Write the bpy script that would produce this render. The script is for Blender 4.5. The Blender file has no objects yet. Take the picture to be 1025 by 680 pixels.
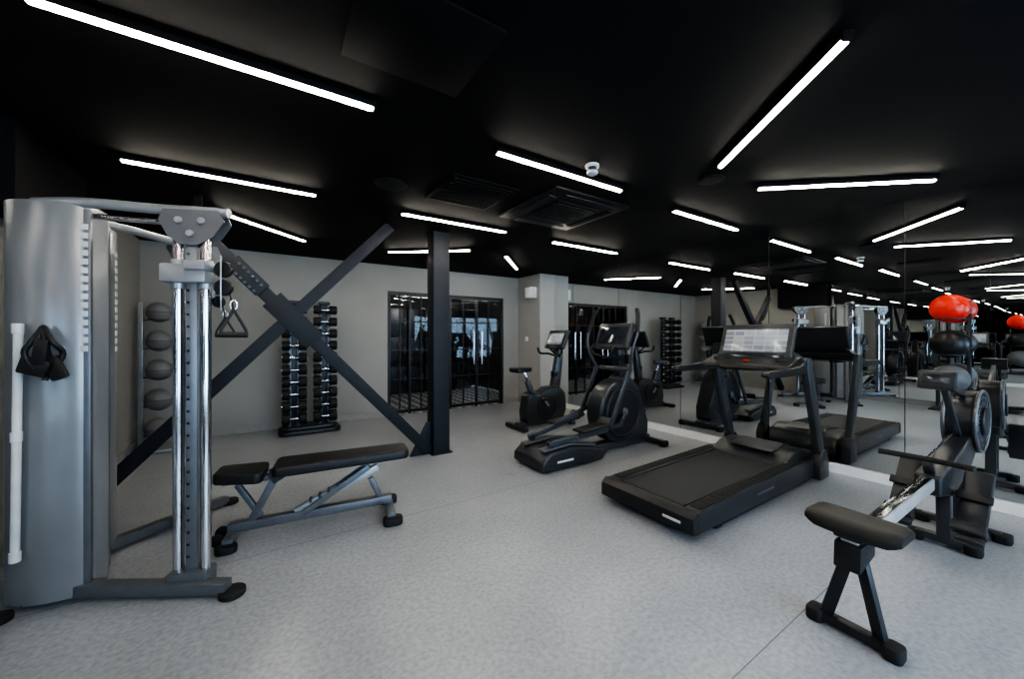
import bpy, bmesh, math, random
from mathutils import Vector, Matrix, Euler
random.seed(4)
sc = bpy.context.scene
COL = sc.collection

# ------------------------------------------------------------------ materials
def mat(name, col, rough=0.5, metal=0.0, var=0.08, nscale=12.0, bump=0.0, bscale=200.0, emit=None, estr=0.0, spec=None):
    m = bpy.data.materials.new(name); m.use_nodes = True
    nt = m.node_tree; b = nt.nodes['Principled BSDF']
    tc = nt.nodes.new('ShaderNodeTexCoord')
    n = nt.nodes.new('ShaderNodeTexNoise'); n.inputs['Scale'].default_value = nscale; n.inputs['Detail'].default_value = 4
    nt.links.new(tc.outputs['Object'], n.inputs['Vector'])
    r = nt.nodes.new('ShaderNodeValToRGB')
    r.color_ramp.elements[0].position = 0.3; r.color_ramp.elements[1].position = 0.7
    r.color_ramp.elements[0].color = tuple(c*(1-var) for c in col)+(1,)
    r.color_ramp.elements[1].color = tuple(min(1, c*(1+var)) for c in col)+(1,)
    nt.links.new(n.outputs['Fac'], r.inputs['Fac']); nt.links.new(r.outputs['Color'], b.inputs['Base Color'])
    mr = nt.nodes.new('ShaderNodeMapRange'); mr.inputs['To Min'].default_value = max(0, rough-0.05); mr.inputs['To Max'].default_value = min(1, rough+0.05)
    nt.links.new(n.outputs['Fac'], mr.inputs['Value']); nt.links.new(mr.outputs['Result'], b.inputs['Roughness'])
    b.inputs['Metallic'].default_value = metal
    if spec is not None: b.inputs['Specular IOR Level'].default_value = spec
    if bump:
        n2 = nt.nodes.new('ShaderNodeTexNoise'); n2.inputs['Scale'].default_value = bscale
        nt.links.new(tc.outputs['Object'], n2.inputs['Vector'])
        bp = nt.nodes.new('ShaderNodeBump'); bp.inputs['Strength'].default_value = bump; bp.inputs['Distance'].default_value = 0.002
        nt.links.new(n2.outputs['Fac'], bp.inputs['Height']); nt.links.new(bp.outputs['Normal'], b.inputs['Normal'])
    if emit:
        b.inputs['Emission Color'].default_value = emit+(1,); b.inputs['Emission Strength'].default_value = estr
    return m

M_wall = mat('wall_paint', (0.285, 0.278, 0.266), 0.75, var=0.05, nscale=1.5, bump=0.15, bscale=60)
M_pillar = mat('pillar_paint', (0.38, 0.372, 0.357), 0.7, var=0.04, nscale=2)
M_ceil = mat('ceiling_black_paint', (0.0055, 0.0055, 0.0065), 0.75, var=0.1, nscale=2, bump=0.1, spec=.2)
M_black = mat('black_plastic', (0.012, 0.012, 0.014), 0.42, var=0.15)
M_dark = mat('charcoal_plastic', (0.024, 0.026, 0.03), 0.34, var=0.1)
M_pad = mat('black_vinyl', (0.010, 0.010, 0.011), 0.45, bump=0.3, bscale=300)
M_rub = mat('black_rubber', (0.010, 0.010, 0.011), 0.7, bump=0.3, bscale=400)
M_belt = mat('treadmill_belt_rubber', (0.026, 0.027, 0.03), 0.6, bump=0.4, bscale=500)
M_steel = mat('dark_steel_paint', (0.018, 0.02, 0.027), 0.55, metal=0.0, var=0.1, nscale=6, spec=.3)
M_frame = mat('graphite_powdercoat', (0.075, 0.08, 0.09), 0.35, metal=0.5)
M_gun = mat('gunmetal_powdercoat', (0.13, 0.135, 0.147), 0.34, metal=0.4)
M_silver = mat('silver_powdercoat', (0.33, 0.34, 0.355), 0.32, metal=0.45, var=0.05)
M_shroud = mat('grey_shroud_plastic', (0.26, 0.265, 0.275), 0.3, metal=0.35, var=0.05, nscale=4)
M_chrome = mat('chrome', (0.66, 0.67, 0.7), 0.14, metal=1.0, var=0.03)
M_white = mat('white_gloss_paint', (0.85, 0.85, 0.84), 0.4, var=0.03)
M_lightgrey = mat('light_grey_plastic', (0.6, 0.6, 0.6), 0.45)
M_alu = mat('brushed_aluminium', (0.62, 0.62, 0.63), 0.34, metal=0.6, var=.05)
M_red = mat('red_vinyl', (0.78, 0.035, 0.016), 0.35, var=0.06)
M_ballgrey = mat('grey_rubber_ball', (0.15, 0.15, 0.155), 0.5, bump=0.4, bscale=120)
M_blackscreen = mat('dark_display_glass', (0.03, 0.035, 0.045), 0.1, var=0.4, nscale=14)
M_tube = mat('led_diffuser', (0.9, 0.88, 0.82), 0.5, emit=(1.0, 0.93, 0.80), estr=110.0)
M_door = mat('black_door_metal', (0.009, 0.009, 0.01), 0.4, metal=0.2)

def m_screen():
    m = bpy.data.materials.new('menu_display'); m.use_nodes = True
    nt = m.node_tree; b = nt.nodes['Principled BSDF']; L = nt.links.new
    tc = nt.nodes.new('ShaderNodeTexCoord'); mp = nt.nodes.new('ShaderNodeMapping'); mp.inputs['Rotation'].default_value=(0,math.radians(90),math.radians(90))
    br = nt.nodes.new('ShaderNodeTexBrick'); br.offset=0; br.inputs['Scale'].default_value=5; br.inputs['Mortar Size'].default_value=.025
    br.inputs['Color1'].default_value=(.24,.255,.28,1); br.inputs['Color2'].default_value=(.13,.145,.17,1); br.inputs['Mortar'].default_value=(.28,.29,.30,1)
    L(tc.outputs['Object'], mp.inputs[0]); L(mp.outputs[0], br.inputs[0]); L(br.outputs['Color'], b.inputs['Base Color']); L(br.outputs['Color'], b.inputs['Emission Color'])
    b.inputs['Emission Strength'].default_value=.5; b.inputs['Roughness'].default_value=.15
    return m
M_screen = m_screen()
def m_mirror():
    m = bpy.data.materials.new('mirror_silver'); m.use_nodes = True
    b = m.node_tree.nodes['Principled BSDF']
    b.inputs['Base Color'].default_value = (0.86, 0.88, 0.88, 1); b.inputs['Metallic'].default_value = 1; b.inputs['Roughness'].default_value = 0.0
    return m
M_mirror = m_mirror()
def m_glass(name, tint, ior):
    m = bpy.data.materials.new(name); m.use_nodes = True
    nt = m.node_tree; nt.nodes.remove(nt.nodes['Principled BSDF']); o = nt.nodes['Material Output']
    t = nt.nodes.new('ShaderNodeBsdfTransparent'); t.inputs['Color'].default_value = tint+(1,)
    g = nt.nodes.new('ShaderNodeBsdfGlossy'); g.inputs['Roughness'].default_value = 0.01
    f = nt.nodes.new('ShaderNodeFresnel'); f.inputs['IOR'].default_value = ior
    x = nt.nodes.new('ShaderNodeMixShader')
    nt.links.new(f.outputs[0], x.inputs[0]); nt.links.new(t.outputs[0], x.inputs[1]); nt.links.new(g.outputs[0], x.inputs[2]); nt.links.new(x.outputs[0], o.inputs[0])
    return m
M_glass = m_glass('clear_glass', (.9,.92,.92), 1.5); M_smoke = m_glass('smoked_glass', (.7,.72,.74), 1.4)
def m_floor():
    m = bpy.data.materials.new('resin_floor'); m.use_nodes = True
    nt = m.node_tree; b = nt.nodes['Principled BSDF']; L = nt.links.new
    tc = nt.nodes.new('ShaderNodeTexCoord')
    n1 = nt.nodes.new('ShaderNodeTexNoise'); n1.inputs['Scale'].default_value = 1.1; n1.inputs['Detail'].default_value = 8; n1.inputs['Roughness'].default_value = .62
    n2 = nt.nodes.new('ShaderNodeTexNoise'); n2.inputs['Scale'].default_value = 42; n2.inputs['Detail'].default_value = 4
    for n in (n1, n2): L(tc.outputs['Object'], n.inputs['Vector'])
    r1 = nt.nodes.new('ShaderNodeValToRGB'); r1.color_ramp.elements[0].position=.3; r1.color_ramp.elements[1].position=.72
    r1.color_ramp.elements[0].color=(0.285,0.297,0.32,1); r1.color_ramp.elements[1].color=(0.37,0.385,0.41,1)
    L(n1.outputs['Fac'], r1.inputs['Fac'])
    r2 = nt.nodes.new('ShaderNodeValToRGB'); r2.color_ramp.elements[0].position=.33; r2.color_ramp.elements[1].position=.62
    r2.color_ramp.elements[0].color=(0.76,0.76,0.76,1); r2.color_ramp.elements[1].color=(1,1,1,1)
    L(n2.outputs['Fac'], r2.inputs['Fac'])
    mx = nt.nodes.new('ShaderNodeMix'); mx.data_type='RGBA'; mx.blend_type='MULTIPLY'; mx.inputs[0].default_value=1
    L(r1.outputs[0], mx.inputs[6]); L(r2.outputs[0], mx.inputs[7])
    sx = nt.nodes.new('ShaderNodeSeparateXYZ'); L(tc.outputs['Object'], sx.inputs[0])
    a = nt.nodes.new('ShaderNodeMath'); a.operation='SUBTRACT'; a.inputs[1].default_value=0.80-1.06; L(sx.outputs['Y'], a.inputs[0])
    pm = nt.nodes.new('ShaderNodeMath'); pm.operation='FLOORED_MODULO'; pm.inputs[1].default_value=2.12; L(a.outputs[0], pm.inputs[0])
    s = nt.nodes.new('ShaderNodeMath'); s.operation='SUBTRACT'; s.inputs[1].default_value=1.06; L(pm.outputs[0], s.inputs[0])
    ab = nt.nodes.new('ShaderNodeMath'); ab.operation='ABSOLUTE'; L(s.outputs[0], ab.inputs[0])
    lt = nt.nodes.new('ShaderNodeMath'); lt.operation='LESS_THAN'; lt.inputs[1].default_value=0.0025; L(ab.outputs[0], lt.inputs[0])
    mx2 = nt.nodes.new('ShaderNodeMix'); mx2.data_type='RGBA'; mx2.inputs[7].default_value=(0.12,0.12,0.13,1)
    L(lt.outputs[0], mx2.inputs[0]); L(mx.outputs[2], mx2.inputs[6]); L(mx2.outputs[2], b.inputs['Base Color'])
    mr = nt.nodes.new('ShaderNodeMapRange'); mr.inputs['To Min'].default_value=.22; mr.inputs['To Max'].default_value=.4
    L(n1.outputs['Fac'], mr.inputs['Value']); L(mr.outputs[0], b.inputs['Roughness'])
    return m
M_floor = m_floor()
def m_tile():
    m = bpy.data.materials.new('patterned_tiles'); m.use_nodes = True
    nt = m.node_tree; b = nt.nodes['Principled BSDF']
    tc = nt.nodes.new('ShaderNodeTexCoord'); w = nt.nodes.new('ShaderNodeTexChecker'); w.inputs['Scale'].default_value = 7
    mp = nt.nodes.new('ShaderNodeMapping'); mp.inputs['Rotation'].default_value=(0,0,math.radians(45))
    w.inputs[1].default_value=(.8,.8,.8,1); w.inputs[2].default_value=(.05,.05,.05,1)
    nt.links.new(tc.outputs['Object'], mp.inputs[0]); nt.links.new(mp.outputs[0], w.inputs[0]); nt.links.new(w.outputs[0], b.inputs['Base Color'])
    b.inputs['Roughness'].default_value=.4
    return m
M_tile = m_tile()

# ------------------------------------------------------------------ geometry helpers
def finish(name, bm, mats, parent=None, loc=(0,0,0), rot=(0,0,0), ang=35):
    bmesh.ops.recalc_face_normals(bm, faces=bm.faces[:])
    for f in bm.faces: f.smooth = True
    for e in bm.edges:
        if len(e.link_faces) == 2:
            if e.calc_face_angle(0) > math.radians(ang): e.smooth = False
    me = bpy.data.meshes.new(name); bm.to_mesh(me); bm.free()
    if not isinstance(mats, (list, tuple)): mats = [mats]
    for m in mats: me.materials.append(m)
    ob = bpy.data.objects.new(name, me); COL.objects.link(ob)
    ob.location = loc; ob.rotation_euler = rot
    if parent: ob.parent = parent
    return ob

def empty(name, loc, rz=0):
    e = bpy.data.objects.new(name, None); COL.objects.link(e); e.location = loc; e.rotation_euler = (0,0,rz); e.empty_display_size = .1
    return e

def bm_box(bm, size, M=Matrix(), mi=0, bev=0, seg=2):
    t = bmesh.new(); bmesh.ops.create_cube(t, size=1.0)
    bmesh.ops.scale(t, vec=size, verts=t.verts)
    if bev: bmesh.ops.bevel(t, geom=t.edges[:], offset=bev, segments=seg, profile=.6, affect='EDGES', clamp_overlap=True)
    for f in t.faces: f.material_index = mi
    bmesh.ops.transform(t, matrix=M, verts=t.verts); merge(bm, t)
def merge(bm, t):
    me = bpy.data.meshes.new('tmp'); t.to_mesh(me); t.free(); bm.from_mesh(me); bpy.data.meshes.remove(me)
def T(x,y,z): return Matrix.Translation((x,y,z))
def R(ax, deg): return Matrix.Rotation(math.radians(deg), 4, ax)
AX = {'Z': Matrix(), 'Y': Matrix.Rotation(math.pi/2, 4, 'X'), 'X': Matrix.Rotation(math.pi/2, 4, 'Y')}
def bm_cyl(bm, r, d, M=Matrix(), axis='Z', r2=None, mi=0, seg=28, bev=0):
    t = bmesh.new(); bmesh.ops.create_cone(t, cap_ends=True, segments=seg, radius1=r, radius2=r if r2 is None else r2, depth=d)
    if bev:
        es = [e for e in t.edges if len(e.link_faces)==2 and any(len(f.verts)>4 for f in e.link_faces)]
        bmesh.ops.bevel(t, geom=es, offset=bev, segments=3, profile=.6, affect='EDGES', clamp_overlap=True)
    for f in t.faces: f.material_index = mi
    bmesh.ops.transform(t, matrix=M @ AX[axis], verts=t.verts); merge(bm, t)

def box(name, size, loc, m, parent=None, rot=(0,0,0), bev=0.004, seg=2):
    bm = bmesh.new(); bm_box(bm, size, bev=bev, seg=seg); return finish(name, bm, m, parent, loc, rot)
def bx(name, x0,x1,y0,y1,z0,z1, m, parent=None, bev=0.0):
    return box(name, (x1-x0,y1-y0,z1-z0), ((x0+x1)/2,(y0+y1)/2,(z0+z1)/2), m, parent, bev=bev)
def cyl(name, r, d, loc, m, parent=None, axis='Z', r2=None, bev=0.0, seg=32, scale=None):
    bm = bmesh.new(); bm_cyl(bm, r, d, axis=axis, r2=r2, bev=bev, seg=seg)
    if scale: bmesh.ops.scale(bm, vec=scale, verts=bm.verts)
    return finish(name, bm, m, parent, loc)
def sphere(name, r, loc, m, parent=None, scale=(1,1,1)):
    bm = bmesh.new(); bmesh.ops.create_uvsphere(bm, u_segments=32, v_segments=18, radius=r); bmesh.ops.scale(bm, vec=scale, verts=bm.verts)
    return finish(name, bm, m, parent, loc)
def tube(name, pts, r, m, parent=None, cyclic=False, smooth=True, res=10):
    cu = bpy.data.curves.new(name, 'CURVE'); cu.dimensions='3D'; cu.bevel_depth=r; cu.bevel_resolution=4; cu.use_fill_caps=True
    if smooth and len(pts) > 2:
        sp = cu.splines.new('BEZIER'); sp.bezier_points.add(len(pts)-1)
        for p, q in zip(sp.bezier_points, pts): p.co = q; p.handle_left_type='AUTO'; p.handle_right_type='AUTO'
        sp.resolution_u = res
    else:
        sp = cu.splines.new('POLY'); sp.points.add(len(pts)-1)
        for p, q in zip(sp.points, pts): p.co = tuple(q)+(1,)
    sp.use_cyclic_u = cyclic
    ob = bpy.data.objects.new(name+'_c', cu); COL.objects.link(ob)
    bpy.context.view_layer.update()
    dg = bpy.context.evaluated_depsgraph_get()
    me = bpy.data.meshes.new_from_object(ob.evaluated_get(dg)); bpy.data.objects.remove(ob); bpy.data.curves.remove(cu)
    bm = bmesh.new(); bm.from_mesh(me); bpy.data.meshes.remove(me)
    for f in bm.faces: f.material_index = 0
    return finish(name, bm, m, parent, ang=50)
def bar(name, p0, p1, w, h, m, parent=None, bev=0.006):
    p0 = Vector(p0); p1 = Vector(p1); d = p1-p0; L = d.length; d.normalize()
    up = Vector((0,0,1)) if abs(d.z) < .999 else Vector((1,0,0))
    s = up.cross(d).normalized(); u = d.cross(s)
    Mx = Matrix((d, s, u)).transposed().to_4x4(); Mx.translation = (p0+p1)/2
    bm = bmesh.new(); bm_box(bm, (L, w, h), M=Mx, bev=bev)
    return finish(name, bm, m, parent)
def prism(name, pts, y0, y1, m, parent=None, bev=0.008, plane='XZ', seg=2, rot=(0,0,0), loc=(0,0,0)):
    bm = bmesh.new()
    if plane == 'XZ': vs = [bm.verts.new((p[0], y0, p[1])) for p in pts]
    elif plane == 'YZ': vs = [bm.verts.new((y0, p[0], p[1])) for p in pts]
    else: vs = [bm.verts.new((p[0], p[1], y0)) for p in pts]
    f = bm.faces.new(vs); r = bmesh.ops.extrude_face_region(bm, geom=[f])
    nv = [v for v in r['geom'] if isinstance(v, bmesh.types.BMVert)]
    dv = {'XZ':(0,y1-y0,0),'YZ':(y1-y0,0,0),'XY':(0,0,y1-y0)}[plane]
    bmesh.ops.translate(bm, vec=dv, verts=nv)
    bmesh.ops.recalc_face_normals(bm, faces=bm.faces[:])
    if bev:
        es = [e for e in bm.edges if e.calc_face_angle(0) > math.radians(30)]
        bmesh.ops.bevel(bm, geom=es, offset=bev, segments=seg, profile=.6, affect='EDGES', clamp_overlap=True)
    return finish(name, bm, m, parent, loc, rot)
def rr(x0,x1,z0,z1,r,n=5):
    out=[]
    for cx,cz,a in ((x1-r,z1-r,0),(x0+r,z1-r,90),(x0+r,z0+r,180),(x1-r,z0+r,270)):
        for i in range(n+1):
            t=math.radians(a+90*i/n); out.append((cx+r*math.cos(t), cz+r*math.sin(t)))
    return out
def ring(c, r, axis='Y', n=20):
    o=[]
    for i in range(n):
        t=2*math.pi*i/n; a,b=r*math.cos(t),r*math.sin(t)
        o.append({'Y':(c[0]+a,c[1],c[2]+b),'X':(c[0],c[1]+a,c[2]+b),'Z':(c[0]+a,c[1]+b,c[2])}[axis])
    return o

# ------------------------------------------------------------------ room shell
XL, XR, YB, YF, H = -1.36, 4.95, 6.72, -2.6, 2.65
bm = bmesh.new(); bm_box(bm, (XR-XL+.4, YB-YF+.2, .1), T((XL+XR)/2,(YB+YF-.2)/2,-.05)); finish('floor', bm, M_floor)
bx('ceiling', XL-.2, XR+.2, YF-.2, YB+.2, H, H+.1, M_ceil)
bx('wall_left', XL-.15, XL, YF, YB, 0, H, M_wall)
bx('wall_right', XR, XR+.15, YF, YB, 0, H, M_wall)
DX0, DX1, DZ = 1.79, 4.18, 2.2
def multi(name, boxes, m, parent=None, bev=0):
    bm = bmesh.new()
    for (x0,x1,y0,y1,z0,z1) in boxes: bm_box(bm, (x1-x0,y1-y0,z1-z0), T((x0+x1)/2,(y0+y1)/2,(z0+z1)/2), bev=bev)
    return finish(name, bm, m, parent)
multi('wall_back', [(XL-.15,DX0,YB,YB+.18,0,H),(DX1,XR+.15,YB,YB+.18,0,H),(DX0,DX1,YB,YB+.18,DZ,H)], M_wall)
WX0,WX1,WZ0,WZ1 = -.6,4.4,.35,2.35
multi('wall_front', [(XL-.15,WX0,YF-.18,YF,0,H),(WX1,XR+.15,YF-.18,YF,0,H),(WX0,WX1,YF-.18,YF,WZ1,H),(WX0,WX1,YF-.18,YF,0,WZ0)], M_wall)
bx('ceiling_soffit', XL+.001, XL+.16, 3.37, 4.4, 2.13, H-.001, M_ceil)
wf = empty('window_1', (0,0,0))
fr=[(WX0,WX1,YF-.12,YF-.06,WZ0,WZ0+.06),(WX0,WX1,YF-.12,YF-.06,WZ1-.06,WZ1)]
for i in range(5):
    x = WX0+(WX1-WX0-.06)*i/4; fr.append((x,x+.06,YF-.12,YF-.06,WZ0+.06,WZ1-.06))
multi('frame', fr, M_door, wf)
bx('glazing', WX0+.06,WX1-.06,YF-.095,YF-.09,WZ0+.06,WZ1-.06, M_glass, wf)
multi('baseboard_back', [(XL+.002,DX0-.05,YB-.014,YB-.001,.001,.09),(DX1+.05,4.54,YB-.014,YB-.001,.001,.09)], mat('baseboard_grey',(.27,.265,.255),.5))
bx('baseboard_left', XL+.001,XL+.014,YF+.01,YB-.02,.001,.09, bpy.data.materials['baseboard_grey'])
PX, PY = 4.55, 5.95
bx('pillar', PX, XR-.001, PY, YB-.001, 0.001, H-.001, M_pillar)
bx('baseboard_right', 4.895, XR-.001, YF+.01, PY-.002, .001, .095, M_white)
bm = bmesh.new(); ys = [-2.55,-1.31,-.19,.93,2.05,3.17,4.29,5.41,PY-.004]
for a,b in zip(ys[:-1], ys[1:]): bm_box(bm, (.006, b-a-.006, H-.005-.1), T(4.923,(a+b)/2,(H+.1)/2))
finish('wall_mirror', bm, M_mirror)
bx('mirror_backing', 4.927,XR-.001,-2.56,PY-.003,.1,H-.002, M_black)
bm = bmesh.new(); ys=[-2.55,-1.4,-.2,1.0,2.2,3.35]
for a,b in zip(ys[:-1], ys[1:]): bm_box(bm, (.006, b-a-.006, H-.105), T(XL+.02,(a+b)/2,(H+.1)/2))
finish('wall_mirror', bm, M_mirror)
bx('mirror_backing', XL+.001,XL+.016,-2.56,3.36,.1,H-.002, M_black)

# glazed partition and doors in back wall
gp = empty('glazed_partition', (0,YB+.06,0))
bars=[(DX0,DX1,-.03,.03,DZ-.06,DZ),(DX0,DX0+.06,-.03,.03,0,DZ-.06),(DX1-.06,DX1,-.03,.03,0,DZ-.06)]
multi('outer_frame', bars, M_door, gp)
xs=[DX0+.06, 2.19, 2.64, 2.99, 3.56, DX1-.06]
b2=[]
for i,x in enumerate(xs):
    if 0<i<5: b2.append((x-.012,x+.028,-.025,.025,.0,DZ-.06))
for (a,b) in zip(xs[:-1],xs[1:]):
    for z in (.02,.62,1.14,1.66): b2.append((a+.03,b-.013,-.02,.02,z,z+(.06 if z==.02 else .022)))
    c=(a+b)/2; b2.append((c-.009,c+.009,-.018,.018,.08,DZ-.06))
multi('muntins', b2, M_door, gp)
bx('glass_pane', DX0+.06,DX1-.06,-.003,.003,.02,DZ-.06, M_smoke, gp)
for i,x in enumerate((3.48,3.66,2.55,2.73)):
    tube('pull_handle_%d'%(i+1), [(x,-.07,.85),(x,-.07,1.5)], .016, M_chrome, gp, smooth=False)
    for z in (.92,1.43): tube('handle_stud', [(x,-.07,z),(x,-.02,z)], .008, M_chrome, gp, smooth=False)
M_lob = mat('lobby_paint',(.07,.07,.072),.7)
bx('lobby_floor', 1.0, 5.0, YB+.001, 9.6, -.1, -.001, M_tile)
bx('wall_lobby_back', .9, 5.1, 9.6, 9.7, 0, H, M_lob)
bx('wall_lobby_left', .9, 1.0, YB+.19, 9.6, 0, H, M_lob)
bx('wall_lobby_right', 5.0, 5.1, YB+.19, 9.6, 0, H, M_lob)
bx('ceiling_lobby', .9,5.1, YB+.2, 9.7, H, H+.1, M_ceil)
lf = empty('lobby_lockers', (0,9.4,0))
multi('locker_doors', [(1.2+i*.44,1.6+i*.44,-.2,.15,.001+k*.7,.68+k*.7) for i in range(8) for k in range(3)], M_frame, lf, bev=.006)
multi('locker_handles', [(1.54+i*.44,1.56+i*.44,-.225,-.201,.3+k*.7,.45+k*.7) for i in range(8) for k in range(3)], M_silver, lf)

# ------------------------------------------------------------------ ceiling lights
def lamp(x0,y0,x1,y1):
    L = math.hypot(x1-x0,y1-y0); a = math.atan2(y1-y0,x1-x0)
    bm = bmesh.new()
    bm_box(bm, (L+.03,.046,.022), T(0,0,-.0115), mi=0, bev=.002)
    for s in (-1,1):
        bm_box(bm, (.012,.042,.024), T(s*(L/2+.008),0,-.033), mi=0, bev=.002)
        bm_box(bm, (L+.02,.003,.013), T(0,s*.0215,-.0285), mi=0)
    bm_box(bm, (L,.027,.024), T(0,0,-.0345), mi=1, bev=.008)
    return finish('linear_ceiling_light', bm, [M_ceil, M_tube], None, ((x0+x1)/2,(y0+y1)/2,H-.001),(0,0,a))
for q in [(-.72,2.09,.48,2.09),(-.83,3.645,.36,3.645),(-.41,4.61,.42,5.47),(1.28,2.14,2.48,2.14),(2.725,1.447,1.99,.546),
          (3.39,1.49,4.35,.66),(1.13,3.72,2.34,3.72),(3.3,2.2,4.5,2.2),(3.09,3.78,4.29,3.78),(1.486,5.52,2.41,4.77),
          (3.04,4.83,3.79,5.65),
          (-.95,1.3,-.05,.55),(.3,-.1,1.2,-.8),(3.2,-.75,4.4,-.75),(-1.0,-.9,.0,-1.6),(1.6,-1.7,2.8,-1.7),(3.4,-1.5,4.2,-2.3)]:  # this last row: extra lamps added out of view to light the room
    lamp(*q)

# ------------------------------------------------------------------ ceiling fittings
M_fit = mat('dark_fitting', (.009,.009,.010), .5, spec=.35)
ac = empty('ceiling_air_conditioner', (2.46,2.86,H-.001))
box('bezel', (.92,.92,.02), (0,0,-.011), M_fit, ac, bev=.006)
box('intake_grille', (.5,.5,.012), (0,0,-.026), M_fit, ac, bev=.005)
for i in range(9): box('grille_slat', (.46,.012,.008), (0,-.2+i*.05,-.035), M_fit, ac, bev=.002)
for i,(dx,dy,sx,sy) in enumerate(((0,.36,.6,.08),(0,-.36,.6,.08),(.36,0,.08,.6),(-.36,0,.08,.6))):
    box('louvre_%d'%(i+1), (sx,sy,.012), (dx,dy,-.026), M_steel, ac, bev=.004, rot=(0.12 if sx>sy else 0,0.12 if sy>sx else 0,0))
vg = empty('ceiling_vent_grille', (1.5,2.95,H-.001))
box('frame', (.62,.62,.012), (0,0,-.007), M_ceil, vg, bev=.004)
for i in range(11): box('slat', (.54,.012,.008), (0,-.25+i*.05,-.017), M_ceil, vg, bev=.002)
sp = empty('ceiling_speaker', (.86,3.12,H-.001)); cyl('rim',.13,.015,(0,0,-.0085),M_fit,sp,bev=.005); cyl('mesh_cover',.11,.006,(0,0,-.019),M_fit,sp)
sp = empty('ceiling_speaker', (2.95,1.64,H-.001)); cyl('rim',.1,.015,(0,0,-.0085),M_fit,sp,bev=.005); cyl('mesh_cover',.085,.006,(0,0,-.019),M_fit,sp)
sm = empty('smoke_detector', (1.99,1.98,H-.001)); cyl('base',.05,.02,(0,0,-.011),M_lightgrey,sm,bev=.004); cyl('neck',.032,.03,(0,0,-.035),M_frame,sm); cyl('sensor_head',.04,.022,(0,0,-.058),M_lightgrey,sm,bev=.008)
box('ceiling_access_panel', (.55,.5,.012), (.55,1.55,H-.0075), M_ceil, bev=.003)

# ------------------------------------------------------------------ column + braces
cb = empty('steel_column', (1.76,4.33,0))
for s in (-1,1): box('flange', (.2,.02,H-.004), (0,s*.095,H/2), M_steel, cb, bev=.003)
for s in (-1,1): box('web_plate', (.02,.17,H-.004), (s*.088,0,H/2), M_steel, cb, bev=.002)
box('base_plate', (.26,.26,.015), (0,0,.009), M_steel, cb)
br = empty('cross_brace', (0,4.31,0))
bar('diagonal_1', (1.62,0,.05), (-.5,0,2.35), .07, .09, M_steel, br, bev=.004)
bar('diagonal_2', (-1.2,.0,.06), (1.17,0,2.63), .07, .09, M_steel, br, bev=.004)
for s in (-1,1):
    bar('flange_a', (1.62,s*.04,.05), (-.5,s*.04,2.35), .012, .115, M_steel, br, bev=.002)
    bar('flange_b', (-1.2,s*.045,.06), (1.17,s*.045,2.63), .012, .115, M_steel, br, bev=.002)
bar('hanger', (-.5,0,2.3),(-.5,0,H-.003), .06,.06, M_ceil, br)
bar('gusset_plate', (.05,-.055,1.755),(.42,-.055,1.35), .012, .2, M_steel, br, bev=.002)
bar('splice_plate', (-.26,-.055,2.09),(-.02,-.055,1.83), .016, .15, M_steel, br, bev=.002)
bm=bmesh.new()
for k in range(6):
    for s in (-1,1):
        t=k*.05; bm_cyl(bm,.012,.02,T(-.23+t*.68+s*.03,-.07,2.04-t*.74+s*.03),axis='Y',seg=8)
finish('bolts', bm, M_frame, br)
prism('foot_gusset', [(1.4,.005),(1.655,.005),(1.655,.38),(1.6,.38)], -.012,.012, M_steel, br, bev=.002)

# ------------------------------------------------------------------ dumbbell rack
dr = empty('dumbbell_rack', (.55,6.33,0))
prism('base', rr(-.4,.4,-.24,.24,.1), .001,.06, M_black, dr, plane='XY', bev=.012)
prism('base_step', rr(-.34,.34,-.17,.2,.08), .06,.1, M_dark, dr, plane='XY', bev=.01)
for sx in (-.2,.2):
    bar('mast', (sx,.06,.08),(sx,.06,1.88), .06,.08, M_dark, dr)
    for s in (-1,1): bar('side_rail', (sx+s*.06,-.02,.1),(sx+s*.06,.02,1.86), .012,.05, M_gun, dr, bev=.003)
    box('top_cap', (.15,.12,.05), (sx,.05,1.9), M_black, dr, bev=.015)
bm=bmesh.new()
for sx in (-.2,.2):
    for k in range(10):
        z=.22+k*.175; rad=.082-.0022*k; hw=.135
        for s in (-1,1):
            bm_cyl(bm, rad, .1, T(sx+s*(hw-.03),-.09,z), axis='X', seg=20, bev=.012)
            bm_cyl(bm, rad*.4, .004, T(sx+s*(hw+.022),-.09,z), axis='X', seg=20, mi=1)
        bm_cyl(bm, .016, .14, T(sx,-.09,z), axis='X', mi=1, seg=12)
        for s in (-1,1): bm_box(bm, (.02,.15,.02), T(sx+s*.045,-.04,z-.03), mi=0, bev=.004)
finish('dumbbells', bm, [M_rub, M_chrome], dr)

# ------------------------------------------------------------------ medicine ball rack
mr_ = empty('medicine_ball_rack', (-1.12,6.32,0))
tube('base_ring', [(-.2,.2,.025),(-.2,-.25,.025),(.25,-.25,.025),(.25,.2,.025)], .022, M_silver, mr_, smooth=False)
bar('mast', (-.17,.1,.02),(-.17,.1,1.82), .05,.05, M_silver, mr_)
for k,(z,r) in enumerate(((1.7,.125),(1.345,.128),(.985,.13),(.62,.135),(.26,.14))):
    tube('cradle_%d'%(k+1), [(-.17,.1,z-.1)]+[(.02+.09*math.cos(t),.0+.09*math.sin(t)-.02,z-.09) for t in [math.pi*.75+i*math.pi/6 for i in range(12)]], .008, M_frame, mr_, smooth=False)
    sphere('medicine_ball_%d'%(k+1), r, (.02,-.02,z+.0), M_ballgrey, mr_)
    tube('seam', ring((.02,-.02,z), r+.0005,'Z',28), .003, M_black, mr_, cyclic=True, smooth=False)

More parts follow.
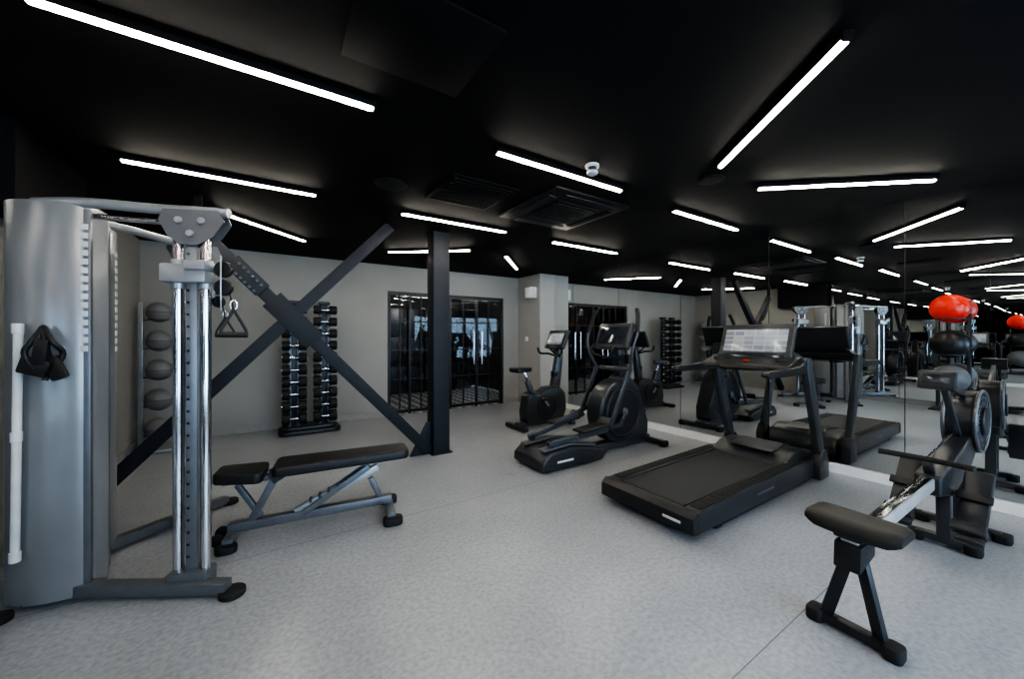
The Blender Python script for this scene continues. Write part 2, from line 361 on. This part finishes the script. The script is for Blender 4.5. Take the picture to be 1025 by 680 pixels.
# ------------------------------------------------------------------ cable machine
cm = empty('cable_crossover_machine', (0,0,0))
def shroud(name, p0, p1, depth, z0, z1, m, bulge=.05, n=10):
    p0=Vector(p0+(0,)); p1=Vector(p1+(0,)); d=(p1-p0); L=d.length; d.normalize(); nrm=Vector((d.y,-d.x,0))
    pts=[]
    for i in range(n+1):
        t=i/n; b=bulge*(1-(2*t-1)**2); q=p0+d*L*t+nrm*b; pts.append((q.x,q.y))
    for i in range(n+1):
        t=1-i/n; b=.02*(1-(2*t-1)**2); q=p0+d*L*t-nrm*(depth+b); pts.append((q.x,q.y))
    return prism(name, pts, z0, z1, m, cm, plane='XY', bev=.012)
shroud('weight_stack_shroud_1', (-1.12,3.03), (-.80,2.915), .16, .03, 2.1, M_shroud)
shroud('weight_stack_shroud_2', (-.80,3.2), (-.83,3.5), .17, .12, 2.06, M_shroud, bulge=.03)
def labels(p, d, n, z1, step):
    bm=bmesh.new(); a=math.atan2(d[1],d[0])
    for i in range(n): bm_box(bm, (.03,.004,.03), T(p[0],p[1],z1-i*step)@Matrix.Rotation(a,4,'Z'), bev=.002)
    finish('weight_labels', bm, M_lightgrey, cm)
bar('stack_side_panel_1', (-.805,2.935,.04),(-.805,2.935,2.08), .04,.05, M_gun, cm)
labels((-.80,2.905), (1,-.3), 15, 1.98, .046)
bar('stack_side_panel_2', (-.785,3.12,.06),(-.785,3.12,2.04), .05,.05, M_gun, cm)
bm=bmesh.new()
for i in range(13): bm_box(bm, (.004,.035,.03), T(-.766,3.27,1.9-i*.048), bev=.002)
finish('weight_labels_rear', bm, M_lightgrey, cm)
bm=bmesh.new()
for i in range(16): bm_box(bm, (.1,.06,.03), T(-.86,3.06,.2+i*.036), bev=.003)
finish('weight_plates', bm, M_black, cm)
for s in (0,.03): tube('guide_rod', [(-.84+s,3.04,.1),(-.84+s,3.04,2.03)], .009, M_chrome, cm, smooth=False)
CA=(-.34,2.71)
def column(cx, cy, rz, tag):
    d=Vector((math.cos(rz),math.sin(rz),0)); s=Vector((-d.y,d.x,0)); c=Vector((cx,cy,0))
    def P(a,b,z): q=c+d*a+s*b; return (q.x,q.y,z)
    for k,a in enumerate((-.065,.07)):
        tube('guide_column_%s_%d'%(tag,k), [P(a,-.0,.06),P(a,0,2.0)], .025, M_chrome, cm, smooth=False)
    bar('backbone_%s'%tag, P(-.02,.055,.05),P(-.02,.055,2.06), .05,.045, M_silver, cm)
    bar('hole_rail_%s'%tag, P(.0,.0,.06),P(.0,.0,2.0), .022,.05, M_gun, cm, bev=.002)
    bm=bmesh.new()
    for i in range(26):
        bm_cyl(bm,.007,.004,T(*P(.0,-.028,.2+i*.066))@Matrix.Rotation(rz,4,'Z'),axis='Y',seg=10)
    finish('adjustment_holes_'+tag, bm, M_black, cm)
    bm=bmesh.new(); bm_box(bm,(.2,.1,.09),T(*P(0,0,.075))@Matrix.Rotation(rz,4,'Z'),bev=.012); finish('column_shoe_'+tag,bm,M_gun,cm)
    pl=[(-.14,2.03),(-.12,2.09),(.15,2.09),(.18,2.03),(.13,1.95),(.05,1.9),(-.04,1.9),(-.1,1.95)]
    for sd in (-.036,.036):
        bm=bmesh.new(); vs=[bm.verts.new(P(q[0],sd,q[1])) for q in pl]; f=bm.faces.new(vs)
        r=bmesh.ops.extrude_face_region(bm,geom=[f]); bmesh.ops.translate(bm,vec=s*.008,verts=[v for v in r['geom'] if isinstance(v,bmesh.types.BMVert)])
        finish('top_plate_'+tag,bm,M_gun,cm)
    for a,z in ((-.04,2.03),(.07,2.03),(.015,1.96)):
        bm=bmesh.new(); bm_cyl(bm,.018,.1,T(*P(a,0,z))@Matrix.Rotation(rz,4,'Z'),axis='Y',seg=18,bev=.004); finish('pulley_'+tag,bm,M_silver,cm)
    bm=bmesh.new(); bm_box(bm,(.22,.12,.1),T(*P(.0,-.02,1.74))@Matrix.Rotation(rz,4,'Z'),bev=.012)
    bm_box(bm,(.1,.15,.05),T(*P(.07,-.03,1.78))@Matrix.Rotation(rz,4,'Z'),bev=.01)
    for a in (-.065,.07): bm_cyl(bm,.034,.16,T(*P(a,0,1.74)),seg=20,bev=.006)
    finish('carriage_'+tag,bm,M_silver,cm)
    bm=bmesh.new()
    for z in (1.77,1.67): bm_cyl(bm,.045,.03,T(*P(.17,-.02,z))@Matrix.Rotation(rz,4,'Z'),axis='Y',seg=24,bev=.008)
    finish('swivel_pulleys_'+tag,bm,M_black,cm)
    bar('pulley_yoke_'+tag, P(.17,-.045,1.6),P(.17,-.045,1.84), .05,.006, M_silver, cm, bev=.002)
    tube('cable_'+tag,[P(.19,-.02,1.68),P(.22,-.02,1.55)],.004,M_black,cm,smooth=False)
    q=P(.22,-.02,0)
    for k in (-1,1): tube('handle_strap_'+tag,[(q[0],q[1],1.55),(q[0]+k*.055,q[1],1.44),(q[0]+k*.06,q[1],1.41)],.008,M_pad,cm,smooth=False)
    tube('handle_grip_'+tag,[(q[0]-.065,q[1],1.41),(q[0]+.065,q[1],1.41)],.016,M_rub,cm,smooth=False)
    tube('carabiner_'+tag,[(q[0],q[1],1.6),(q[0]+.015,q[1],1.575),(q[0],q[1],1.55),(q[0]-.015,q[1],1.575)],.004,M_chrome,cm,cyclic=True)
column(CA[0],CA[1],math.radians(-24),'a')
column(-.45,3.62,math.radians(38),'b')
bar('base_leg_a',(-.93,3.0,.06),(-.17,2.56,.045),.07,.06,M_gun,cm)
bar('base_leg_b',(-.88,3.42,.06),(-.27,3.93,.045),.07,.06,M_gun,cm)
bar('base_spine',(-1.0,2.95,.055),(-.93,3.5,.055),.08,.06,M_gun,cm)
cyl('foot_pad_a',.062,.03,(-.15,2.54,.016),M_rub,cm,bev=.006)
cyl('foot_pad_b',.062,.03,(-.25,3.95,.016),M_rub,cm,bev=.006)
cyl('foot_pad_c',.055,.03,(-1.1,2.92,.016),M_rub,cm,bev=.006)
tube('top_beam_a',[(-1.0,2.98,2.09),(-.8,2.92,2.11),(-.5,2.8,2.1),(-.17,2.64,2.09)],.028,M_silver,cm)
tube('top_beam_a2',[(-.98,3.05,2.07),(-.7,2.93,2.05),(-.4,2.77,2.03)],.016,M_chrome,cm)
tube('top_beam_b',[(-.95,3.25,2.06),(-.8,3.3,2.08),(-.6,3.46,2.07),(-.42,3.64,2.06)],.026,M_silver,cm)
tube('cross_tie',[(-.9,3.0,2.07),(-.88,3.35,2.07)],.022,M_gun,cm,smooth=False)
tube('long_bar',[(-1.045,2.93,.28),(-1.03,2.92,1.46)],.017,M_lightgrey,cm,smooth=False)
for z in (.3,.9,1.44): cyl('bar_collar',.021,.05,(-1.045+.0127*(z-.28)/1.18,2.93-.01*(z-.28)/1.18,z),M_lightgrey,cm,bev=.004)
tube('hook',[(-.93,2.92,1.45),(-.93,2.87,1.43),(-.93,2.86,1.46)],.006,M_chrome,cm)
for k,(o,w) in enumerate(((-.04,.03),(-.015,.0),(.015,-.03),(.045,.02))):
    tube('ankle_strap_%d'%k,[(-.93,2.862,1.45),(-.93+o,2.86-.01*k,1.37),(-.93+o*1.5,2.86,1.29+w),(-.93+o*.6,2.85,1.21+w)],.012,M_pad,cm)
box('strap_cuff',(.12,.03,.09),(-.955,2.855,1.25),M_pad,cm,bev=.014,rot=(0,.3,-.3))
box('strap_cuff_2',(.07,.03,.12),(-.885,2.85,1.24),M_pad,cm,bev=.014,rot=(0,-.4,-.3))
box('strap_cuff_3',(.06,.03,.14),(-.93,2.845,1.32),M_pad,cm,bev=.014,rot=(0,.1,-.3))

# ------------------------------------------------------------------ adjustable bench
bn = empty('adjustable_bench', (.33,3.13,0), math.radians(-10))
def pad(name,x0,x1,w0,w1,z,th,parent,m=M_pad,tilt=0):
    pts=[(x0,-w0/2),(x1,-w1/2),(x1,w1/2),(x0,w0/2)]
    pp=[]
    for i,(a,b) in enumerate(pts):
        p=Vector(pts[i-1]); c=Vector((a,b)); n=Vector(pts[(i+1)%4])
        r=.05; u=(p-c).normalized()*r; v=(n-c).normalized()*r
        for k in range(5):
            t=k/4; pp.append(tuple(c+u*(1-t)**2+v*t**2))
    cx=(x0+x1)/2
    pp=[(a-cx,b) for a,b in pp]
    return prism(name,pp,-th/2,th/2,m,parent,plane='XY',bev=th*.35,seg=3,loc=(cx,0,z),rot=(0,-tilt,0))
pad('back_pad',-.28,.64,.3,.24,.475,.07,bn,tilt=.02)
pad('seat_pad',-.62,-.33,.22,.3,.45,.07,bn,tilt=-.06)
bar('back_support',(-.25,0,.425),(.5,0,.44),.06,.035,M_gun,bn)
bar('seat_support',(-.58,0,.405),(-.22,0,.405),.06,.035,M_gun,bn)
bar('main_beam',(-.55,0,.09),(.52,0,.12),.07,.06,M_gun,bn)
bar('seat_post',(-.42,0,.11),(-.26,0,.42),.06,.05,M_gun,bn)
bar('seat_strut',(-.5,0,.38),(-.36,0,.14),.045,.035,M_gun,bn)
for s in (-1,1):
    bar('pivot_plate',(-.3,s*.04,.4),(-.2,s*.04,.46),.008,.09,M_frame,bn,bev=.002)
    bar('adjust_arm',(-.1,s*.045,.12),(.35,s*.045,.4),.012,.04,M_gun,bn,bev=.003)
bar('ladder_rack',(-.15,0,.13),(.42,0,.38),.05,.05,M_silver,bn)
bm=bmesh.new()
for i in range(7): bm_box(bm,(.02,.06,.03),T(-.05+i*.06,0,.2+i*.0265),bev=.004)
finish('ladder_teeth',bm,M_frame,bn)
bar('rear_post',(.44,0,.13),(.36,0,.3),.05,.04,M_gun,bn)
bar('rear_foot_bar',(.5,-.2,.06),(.5,.2,.06),.06,.05,M_gun,bn)
bar('front_foot_bar',(-.52,-.16,.05),(-.52,.16,.05),.06,.05,M_gun,bn)
for s in (-1,1):
    prism('rear_foot_pad',rr(.44,.58,s*.2-.05,s*.2+.05,.04),.001,.055,M_rub,bn,plane='XY',bev=.012)
    prism('front_foot_pad',rr(-.58,-.46,s*.17-.045,s*.17+.045,.04),.001,.05,M_rub,bn,plane='XY',bev=.012)
    cyl('wheel',.04,.025,(-.6,s*.06,.041),M_rub,bn,axis='Y',bev=.006)

# ------------------------------------------------------------------ treadmill
tm = empty('treadmill', (2.42,1.86,0))
for s in (-1,1):
    prism('side_rail',[(.0,.07),(.04,.05),(1.7,.06),(2.1,.05),(2.12,.2),(1.6,.235),(.04,.2),(.0,.17)],min(s*.41,s*.29),max(s*.41,s*.29),M_dark,tm,bev=.014)
    prism('side_skirt',[(.3,.02),(2.0,.02),(2.0,.08),(.3,.08)],s*.36-.03,s*.36+.03,M_black,tm)
    bm=bmesh.new(); bm_box(bm,(1.5,.085,.006),T(.85,s*.35,.221)@R('Y',-1.2),bev=.002)
    for i in range(20): bm_box(bm,(.012,.07,.004),T(.15+i*.07,s*.35,.2245+(i-10)*.0015),mi=0)
    finish('foot_rail_grip',bm,M_rub,tm)
box('running_belt',(1.62,.565,.03),(.86,0,.195),M_belt,tm,bev=.01,rot=(0,-.012,0))
cyl('rear_roller',.04,.57,(.07,0,.165),M_rub,tm,axis='Y')
prism('rear_end_cap',[(-.03,.06),(.06,.05),(.06,.2),(.02,.205),(-.03,.17)],-.415,.415,M_black,tm,bev=.016)
box('deck_underside',(1.8,.56,.08),(1.0,0,.12),M_black,tm,bev=.01)
prism('motor_hood',[(1.52,.1),(2.18,.06),(2.2,.16),(2.12,.27),(1.92,.32),(1.7,.3),(1.52,.23)],-.34,.34,M_dark,tm,bev=.03,seg=3)
prism('hood_accent',[(1.62,.297),(1.9,.33),(2.05,.3),(1.9,.318),(1.7,.29)],-.2,.2,M_frame,tm,bev=.003)
for s in (-1,1):
    prism('rear_leveller',rr(.3,.42,s*.33-.05,s*.33+.05,.03),.001,.06,M_rub,tm,plane='XY',bev=.01)
    cyl('transport_wheel',.05,.04,(2.08,s*.3,.051),M_rub,tm,axis='Y',bev=.006)
    prism('upright_boot',[(1.98,.03),(2.2,.03),(2.2,.2),(2.14,.3),(2.05,.3),(1.98,.16)],s*.42-.045,s*.42+.045,M_dark,tm,bev=.015)
    prism('upright',[(2.06,.18),(2.17,.18),(1.86,1.12),(1.83,1.2),(1.74,1.2),(1.73,1.1)],s*.42-.03,s*.42+.03,M_frame,tm,bev=.014)
    prism('handrail',[(.98,1.07),(1.04,1.05),(1.75,1.05),(1.85,1.12),(1.8,1.19),(1.6,1.13),(1.04,1.11),(.99,1.1)],s*.41-.03,s*.41+.03,M_black,tm,bev=.018,seg=3)
    bar('console_arm',(1.8,s*.42,1.15),(1.74,s*.3,1.25),.06,.05,M_dark,tm,bev=.012)
prism('console_tray',[(1.45,1.09),(1.8,1.12),(1.82,1.2),(1.7,1.21),(1.46,1.13)],-.4,.4,M_black,tm,bev=.02,seg=3)
tube('front_grip_bar',[(1.75,-.16,1.1),(1.38,-.15,1.1),(1.36,0,1.1),(1.38,.15,1.1),(1.75,.16,1.1)],.018,M_rub,tm)
tl=math.radians(20)
box('console_housing',(.06,.68,.36),(1.76,0,1.35),M_dark,tm,bev=.025,seg=3,rot=(0,tl,0))
box('display_screen',(.006,.58,.24),(1.727,0,1.36),M_screen,tm,bev=.002,rot=(0,tl,0))
box('keypad_strip',(.006,.56,.04),(1.672,0,1.21),M_blackscreen,tm,bev=.002,rot=(0,tl,0))
for s in (-1,1): cyl('cup_holder',.05,.08,(1.6,s*.29,1.145),M_rub,tm,bev=.006)
box('emergency_stop',(.03,.05,.015),(1.56,0,1.165),M_red,tm)
box('badge_plate',(.004,.14,.018),(-.032,-.25,.12),M_lightgrey,tm,bev=.001)
box('side_badge',(.3,.004,.018),(1.0,-.412,.14),M_gun,tm,bev=.001)

# ------------------------------------------------------------------ elliptical
el = empty('elliptical_trainer', (2.33,3.27,0))
prism('rear_base',[(0,.03),(.05,.015),(.85,.015),(.95,.1),(.8,.15),(.45,.22),(.1,.2),(.0,.12)],-.27,.27,M_dark,el,bev=.03,seg=3)
for s in (-1,1):
    prism('roller_track',[(.06,.205),(.42,.228),(.8,.165),(.8,.185),(.42,.25),(.06,.225)],s*.16-.05,s*.16+.05,M_gun,el,bev=.004)
box('rear_badge',(.22,.004,.022),(.3,-.272,.1),M_lightgrey,el,bev=.001)
bar('base_beam',(.8,0,.07),(1.95,0,.07),.14,.08,M_frame,el,bev=.015)
bar('front_stabiliser',(1.92,-.3,.045),(1.92,.3,.045),.08,.06,M_dark,el,bev=.015)
for s in (-1,1): prism('stabiliser_foot',rr(1.86,1.98,s*.3-.04,s*.3+.04,.03),.001,.07,M_rub,el,plane='XY',bev=.01)
cyl('drive_housing',.39,.26,(1.36,0,.48),M_dark,el,axis='Y',bev=.05,seg=48)
prism('drive_shroud',[(1.3,.1),(1.85,.1),(1.86,.3),(1.68,.75),(1.5,.92),(1.35,.9)],-.12,.12,M_dark,el,bev=.04,seg=3)
for s in (-1,1):
    cyl('crank_disc',.32,.02,(1.34,s*.145,.48),M_black,el,axis='Y',bev=.006,seg=48)
    tube('disc_ring',ring((1.34,s*.155,.48),.29,'Y',40),.005,M_frame,el,cyclic=True,smooth=False)
    cyl('crank_hub',.05,.04,(1.34,s*.165,.48),M_gun,el,axis='Y',bev=.008)
    ph = 1 if s>0 else -1
    cx,cz=1.34+.16*ph*.6, .48+.16*ph*.8
    bar('crank_arm',(1.34,s*.185,.48),(cx,s*.185,cz),.02,.05,M_frame,el)
    bar('pedal_link',(cx,s*.21,cz),(.55,s*.21,.36 if s>0 else .32),.03,.05,M_frame,el)
    bar('pedal_arm',(.14,s*.17,.27),(1.0,s*.2,.38+.06*ph),.05,.06,M_frame,el,bev=.012)
    cyl('track_roller',.035,.05,(.18,s*.17,.27),M_rub,el,axis='Y')
    prism('pedal',[(.5,.36),(.9,.39),(.95,.47),(.93,.48),(.88,.42),(.5,.385)],s*.24-.09,s*.24+.09,M_black,el,bev=.01)
    bar('swing_link',(1.0,s*.235,.4+.06*ph),(1.32-.04*ph,s*.235,1.02),.03,.055,M_frame,el,bev=.01)
    tube('moving_handle',[(1.32-.04*ph,s*.235,1.0),(1.26-.1*ph,s*.27,1.25),(1.3-.12*ph,s*.29,1.45),(1.36-.12*ph,s*.25,1.66),(1.38-.12*ph,s*.22,1.74)],.018,M_frame,el)
    tube('handle_foam',[(1.3-.12*ph,s*.29,1.45),(1.36-.12*ph,s*.25,1.66),(1.38-.12*ph,s*.22,1.74)],.025,M_rub,el)
    tube('fixed_grip',[(1.4,s*.04,1.12),(1.2,s*.1,1.16),(1.1,s*.16,1.22),(1.16,s*.17,1.3)],.016,M_rub,el)
    cyl('bottle_holder',.045,.12,(1.45,s*.13,1.12),M_black,el,bev=.008)
cyl('pivot_axle',.03,.5,(1.36,0,1.0),M_gun,el,axis='Y')
prism('mast',[(1.38,.8),(1.58,.8),(1.46,1.3),(1.34,1.3)],-.06,.06,M_dark,el,bev=.015)
box('console_housing',(.07,.54,.34),(1.34,0,1.4),M_dark,el,bev=.025,seg=3,rot=(0,math.radians(22),0))
box('display_screen',(.006,.42,.23),(1.306,0,1.415),M_blackscreen,el,bev=.002,rot=(0,math.radians(22),0))

# ------------------------------------------------------------------ upright bike
bk = empty('exercise_bike', (3.08,4.7,0))
bar('rear_stabiliser',(.07,-.26,.045),(.07,.26,.045),.08,.06,M_dark,bk,bev=.015)
bar('front_stabiliser',(.98,-.26,.045),(.98,.26,.045),.08,.06,M_dark,bk,bev=.015)
bar('base_beam',(.07,0,.07),(.98,0,.07),.1,.07,M_frame,bk,bev=.015)
prism('drive_shroud',[(.2,.08),(.9,.08),(.97,.25),(.95,.5),(.82,.62),(.6,.6),(.45,.52),(.3,.55),(.22,.5),(.18,.25)],-.11,.11,M_dark,bk,bev=.035,seg=3)
for s in (-1,1):
    cyl('shroud_disc',.19,.02,(.57,s*.115,.33),M_black,bk,axis='Y',bev=.006)
    tube('disc_ring',ring((.57,s*.128,.33),.17,'Y',32),.004,M_frame,bk,cyclic=True,smooth=False)
    bar('crank',(.57,s*.15,.33),(.57+s*.1,s*.15,.33-s*.12),.02,.035,M_silver,bk)
    box('pedal',(.11,.1,.03),(.57+s*.1,s*.21,.33-s*.12),M_rub,bk,bev=.008)
    tube('handlebar',[(.88,s*.03,1.08),(.8,s*.14,1.12),(.66,s*.2,1.14),(.62,s*.2,1.22)],.016,M_rub,bk)
    tube('forward_grip',[(.88,s*.03,1.1),(.86,s*.12,1.16),(.76,s*.13,1.27)],.014,M_rub,bk)
bar('seat_tube',(.38,0,.45),(.27,0,.72),.07,.08,M_frame,bk,bev=.015)
bar('seat_post',(.3,0,.65),(.21,0,.86),.035,.045,M_chrome,bk,bev=.01)
prism('seat',[(.02,-.13),(.1,-.14),(.2,-.09),(.32,-.035),(.36,0),(.32,.035),(.2,.09),(.1,.14),(.02,.13),(-.01,0)],.86,.925,M_pad,bk,plane='XY',bev=.02,seg=3)
prism('front_mast',[(.72,.55),(.88,.55),(.95,1.1),(.95,1.22),(.86,1.22)],-.045,.045,M_frame,bk,bev=.015)
box('console_housing',(.06,.46,.32),(.86,0,1.35),M_dark,bk,bev=.022,seg=3,rot=(0,math.radians(25),0))
box('display_screen',(.006,.34,.19),(.828,0,1.365),M_screen,bk,bev=.002,rot=(0,math.radians(25),0))
box('bottle_cage',(.08,.09,.1),(.8,.0,.8),M_black,bk,bev=.015)

# ------------------------------------------------------------------ rowing machine
rw = empty('rowing_machine', (2.2,.61,0), math.radians(-3))
bar('rear_foot_bar',(.09,-.14,.035),(.09,.14,.035),.055,.045,M_black,rw,bev=.012)
for s in (-1,1):
    prism('rear_foot_cap',rr(.045,.135,s*.14-.035,s*.14+.035,.025),.001,.06,M_rub,rw,plane='XY',bev=.01)
    bar('rear_leg',(.12,s*.015,.4),(.09,s*.1,.05),.03,.05,M_black,rw,bev=.008)
prism('rear_bracket',[(.02,.33),(.2,.37),(.2,.45),(.03,.45)],-.05,.05,M_black,rw,bev=.01)
bar('rail',(.05,0,.435),(1.4,0,.51),.065,.07,M_alu,rw,bev=.008)
bar('rail_track',(.06,0,.473),(1.35,0,.546),.05,.008,M_chrome,rw,bev=.002)
box('seat_carriage',(.2,.11,.05),(.13,0,.49),M_black,rw,bev=.012)
bm=bmesh.new(); N=16; K=8; rows=[]
for i in range(N+1):
    y=-.175+.35*i/N; t=abs(y)/.175
    hw=.11*(1-.2*t**3); ce=.004*(t**2)
    rows.append([(.14-hw+2*hw*j/K, y, .512+ce) for j in range(K+1)])
vt=[[bm.verts.new((p[0],p[1],p[2]+.032-(.016 if j in (0,K) else 0)-(.01 if i in (0,N) else 0))) for j,p in enumerate(r)] for i,r in enumerate(rows)]
vb=[[bm.verts.new((p[0],p[1],p[2]-.032+(.02 if i in (0,N) else .008 if i in (1,N-1) else 0))) for p in r] for i,r in enumerate(rows)]
for i in range(N):
    for j in range(K):
        bm.faces.new((vt[i][j],vt[i+1][j],vt[i+1][j+1],vt[i][j+1])); bm.faces.new((vb[i][j],vb[i][j+1],vb[i+1][j+1],vb[i+1][j]))
    bm.faces.new((vt[i][0],vb[i][0],vb[i+1][0],vt[i+1][0])); bm.faces.new((vt[i][K],vt[i+1][K],vb[i+1][K],vb[i][K]))
for i in (0,N):
    for j in range(K): bm.faces.new((vt[i][j],vt[i][j+1],vb[i][j+1],vb[i][j]))
finish('seat',bm,M_pad,rw,ang=60)
prism('main_body',[(1.2,.43),(1.5,.38),(1.9,.48),(2.1,.6),(2.1,.72),(1.9,.7),(1.55,.6),(1.2,.55)],-.06,.06,M_dark,rw,bev=.02,seg=3)
bar('front_leg',(1.9,0,.6),(1.98,0,.06),.07,.06,M_frame,rw,bev=.012)
bar('mid_leg',(1.55,0,.45),(1.58,0,.06),.07,.06,M_frame,rw,bev=.012)
bar('low_beam',(1.55,0,.08),(2.0,0,.08),.06,.05,M_frame,rw,bev=.01)
bar('front_foot_bar',(2.0,-.18,.045),(2.0,.2,.045),.06,.05,M_frame,rw,bev=.012)
bar('mid_foot_bar',(1.6,-.12,.045),(1.6,.14,.045),.06,.05,M_frame,rw,bev=.012)
for s,a,b in ((-1,.18,.12),(1,.2,.14)):
    prism('front_foot_cap',rr(1.95,2.05,s*a-.045,s*a+.045,.03),.001,.06,M_rub,rw,plane='XY',bev=.01)
    prism('mid_foot_cap',rr(1.55,1.65,s*b-.04,s*b+.04,.03),.001,.06,M_rub,rw,plane='XY',bev=.01)
    prism('foot_plate',[(1.26,.2),(1.3,.16),(1.6,.5),(1.59,.55),(1.55,.55)],s*.15-.06,s*.15+.06,M_dark,rw,bev=.012)
    box('heel_cup',(.06,.14,.09),(1.3,s*.15,.25),M_dark,rw,bev=.015,rot=(0,-.8,0))
    box('foot_strap',(.05,.15,.02),(1.42,s*.15,.42),M_pad,rw,bev=.006,rot=(0,-.85,0))
bar('foot_axle',(1.48,-.2,.4),(1.48,.2,.4),.04,.03,M_gun,rw)
fc=(2.12,0,.79)
cyl('flywheel_core',.19,.13,fc,M_black,rw,axis='Y',bev=.02)
for s in (-1,1):
    for r_ in (.215,.175,.135): tube('cage_ring',ring((fc[0],s*.075,fc[2]),r_,'Y',40),.006 if r_<.21 else .012,M_gun,rw,cyclic=True,smooth=False)
    cyl('cage_hub',.1,.03,(fc[0],s*.085,fc[2]),M_dark,rw,axis='Y',bev=.01)
cyl('cage_wrap',.212,.12,fc,M_dark,rw,axis='Y',bev=.004,seg=48)
bm=bmesh.new()
for k in range(24):
    a=2*math.pi*k/24
    for s in (-1,1): bm_box(bm,(.11,.008,.008),T(fc[0]+.16*math.cos(a),s*.078,fc[2]+.16*math.sin(a))@Matrix.Rotation(-a,4,'Y'))
finish('cage_spokes',bm,M_gun,rw)
bar('monitor_arm',(1.9,0,.7),(1.55,0,1.08),.035,.035,M_frame,rw)
bar('monitor_arm_2',(2.02,0,.98),(1.5,0,1.1),.03,.03,M_frame,rw)
box('monitor',(.04,.17,.12),(1.4,0,1.12),M_dark,rw,bev=.015,rot=(0,.2,0))
box('monitor_screen',(.005,.12,.06),(1.378,0,1.13),M_blackscreen,rw,bev=.001,rot=(0,.2,0))
tube('handle',[(1.12,-.2,.66),(1.16,-.06,.655),(1.16,.06,.655),(1.12,.2,.66)],.017,M_rub,rw)
bar('handle_hook',(1.2,0,.64),(1.3,0,.5),.05,.03,M_frame,rw)
tube('chain',[(1.17,0,.655),(1.85,0,.74)],.006,M_chrome,rw,smooth=False)

# ------------------------------------------------------------------ exercise balls on wall rack
er = empty('exercise_ball_rack', (-1.0,1.45,0))
for s in (-1,1): bar('rack_post',(-.28,s*.2,.01),(-.28,s*.2,2.08),.04,.04,M_frame,er)
box('rack_base',(.5,.5,.03),(-.04,0,.016),M_frame,er)
for k,(z,r,m) in enumerate(((1.93,.265,M_red),(1.26,.265,M_black),(.6,.265,M_ballgrey))):
    sphere('exercise_ball_%d'%(k+1), r, (.05,0,z), m, er)
    tube('cradle_ring_%d'%(k+1), ring((.05,0,z-.2),.19,'Z',32), .012, M_frame, er, cyclic=True, smooth=False)
    for s in (-1,1): bar('cradle_arm',(-.28,s*.19,z-.2),(0.05,s*.19,z-.2),.02,.02,M_frame,er)

wb = empty('wall_speaker', (PX-.001,6.15,2.28)); box('cabinet',(.16,.2,.22),(-.08,0,0),M_lightgrey,wb,bev=.02); box('grille',(.008,.16,.18),(-.163,0,0),M_white,wb,bev=.003)
ls = empty('light_switch', (PX-.001,6.4,1.35)); box('plate',(.012,.09,.09),(-.0065,0,0),M_white,ls,bev=.003); box('rocker',(.006,.03,.05),(-.015,0,0),M_lightgrey,ls,bev=.002)

# ------------------------------------------------------------------ lights / world
w = bpy.data.worlds.new('daylight'); sc.world = w; w.use_nodes = True
bg = w.node_tree.nodes['Background']; bg.inputs[0].default_value=(.54,.75,1.0,1); bg.inputs[1].default_value=16.0
pl = bpy.data.lights.new('window_portal','AREA'); pl.shape='RECTANGLE'; pl.size=WX1-WX0; pl.size_y=WZ1-WZ0; pl.cycles.is_portal=True
po = bpy.data.objects.new('window_portal', pl); COL.objects.link(po); po.location=((WX0+WX1)/2,YF-.15,(WZ0+WZ1)/2); po.rotation_euler=(math.radians(90),0,0)
ll = bpy.data.lights.new('lobby_fill_light','POINT'); ll.energy=90; ll.color=(1,.93,.82); ll.shadow_soft_size=.08  # added point light without a fixture, brightens the lobby behind the glass
lo = bpy.data.objects.new('lobby_fill_light', ll); COL.objects.link(lo); lo.location=(3.0,7.6,2.4)

# ------------------------------------------------------------------ camera
cd = bpy.data.cameras.new('camera'); cd.sensor_width=36; cd.lens=378/1025*36; cd.shift_y=-3/1025; cd.clip_start=.02
co = bpy.data.objects.new('camera', cd); COL.objects.link(co); co.location=(0,0,1.4)
co.rotation_euler=(math.radians(90),0,-math.atan2(.5469,.8372))
sc.camera = co
sc.view_settings.view_transform='AgX'
sc.view_settings.look='AgX - High Contrast'
sc.view_settings.exposure=-0.38
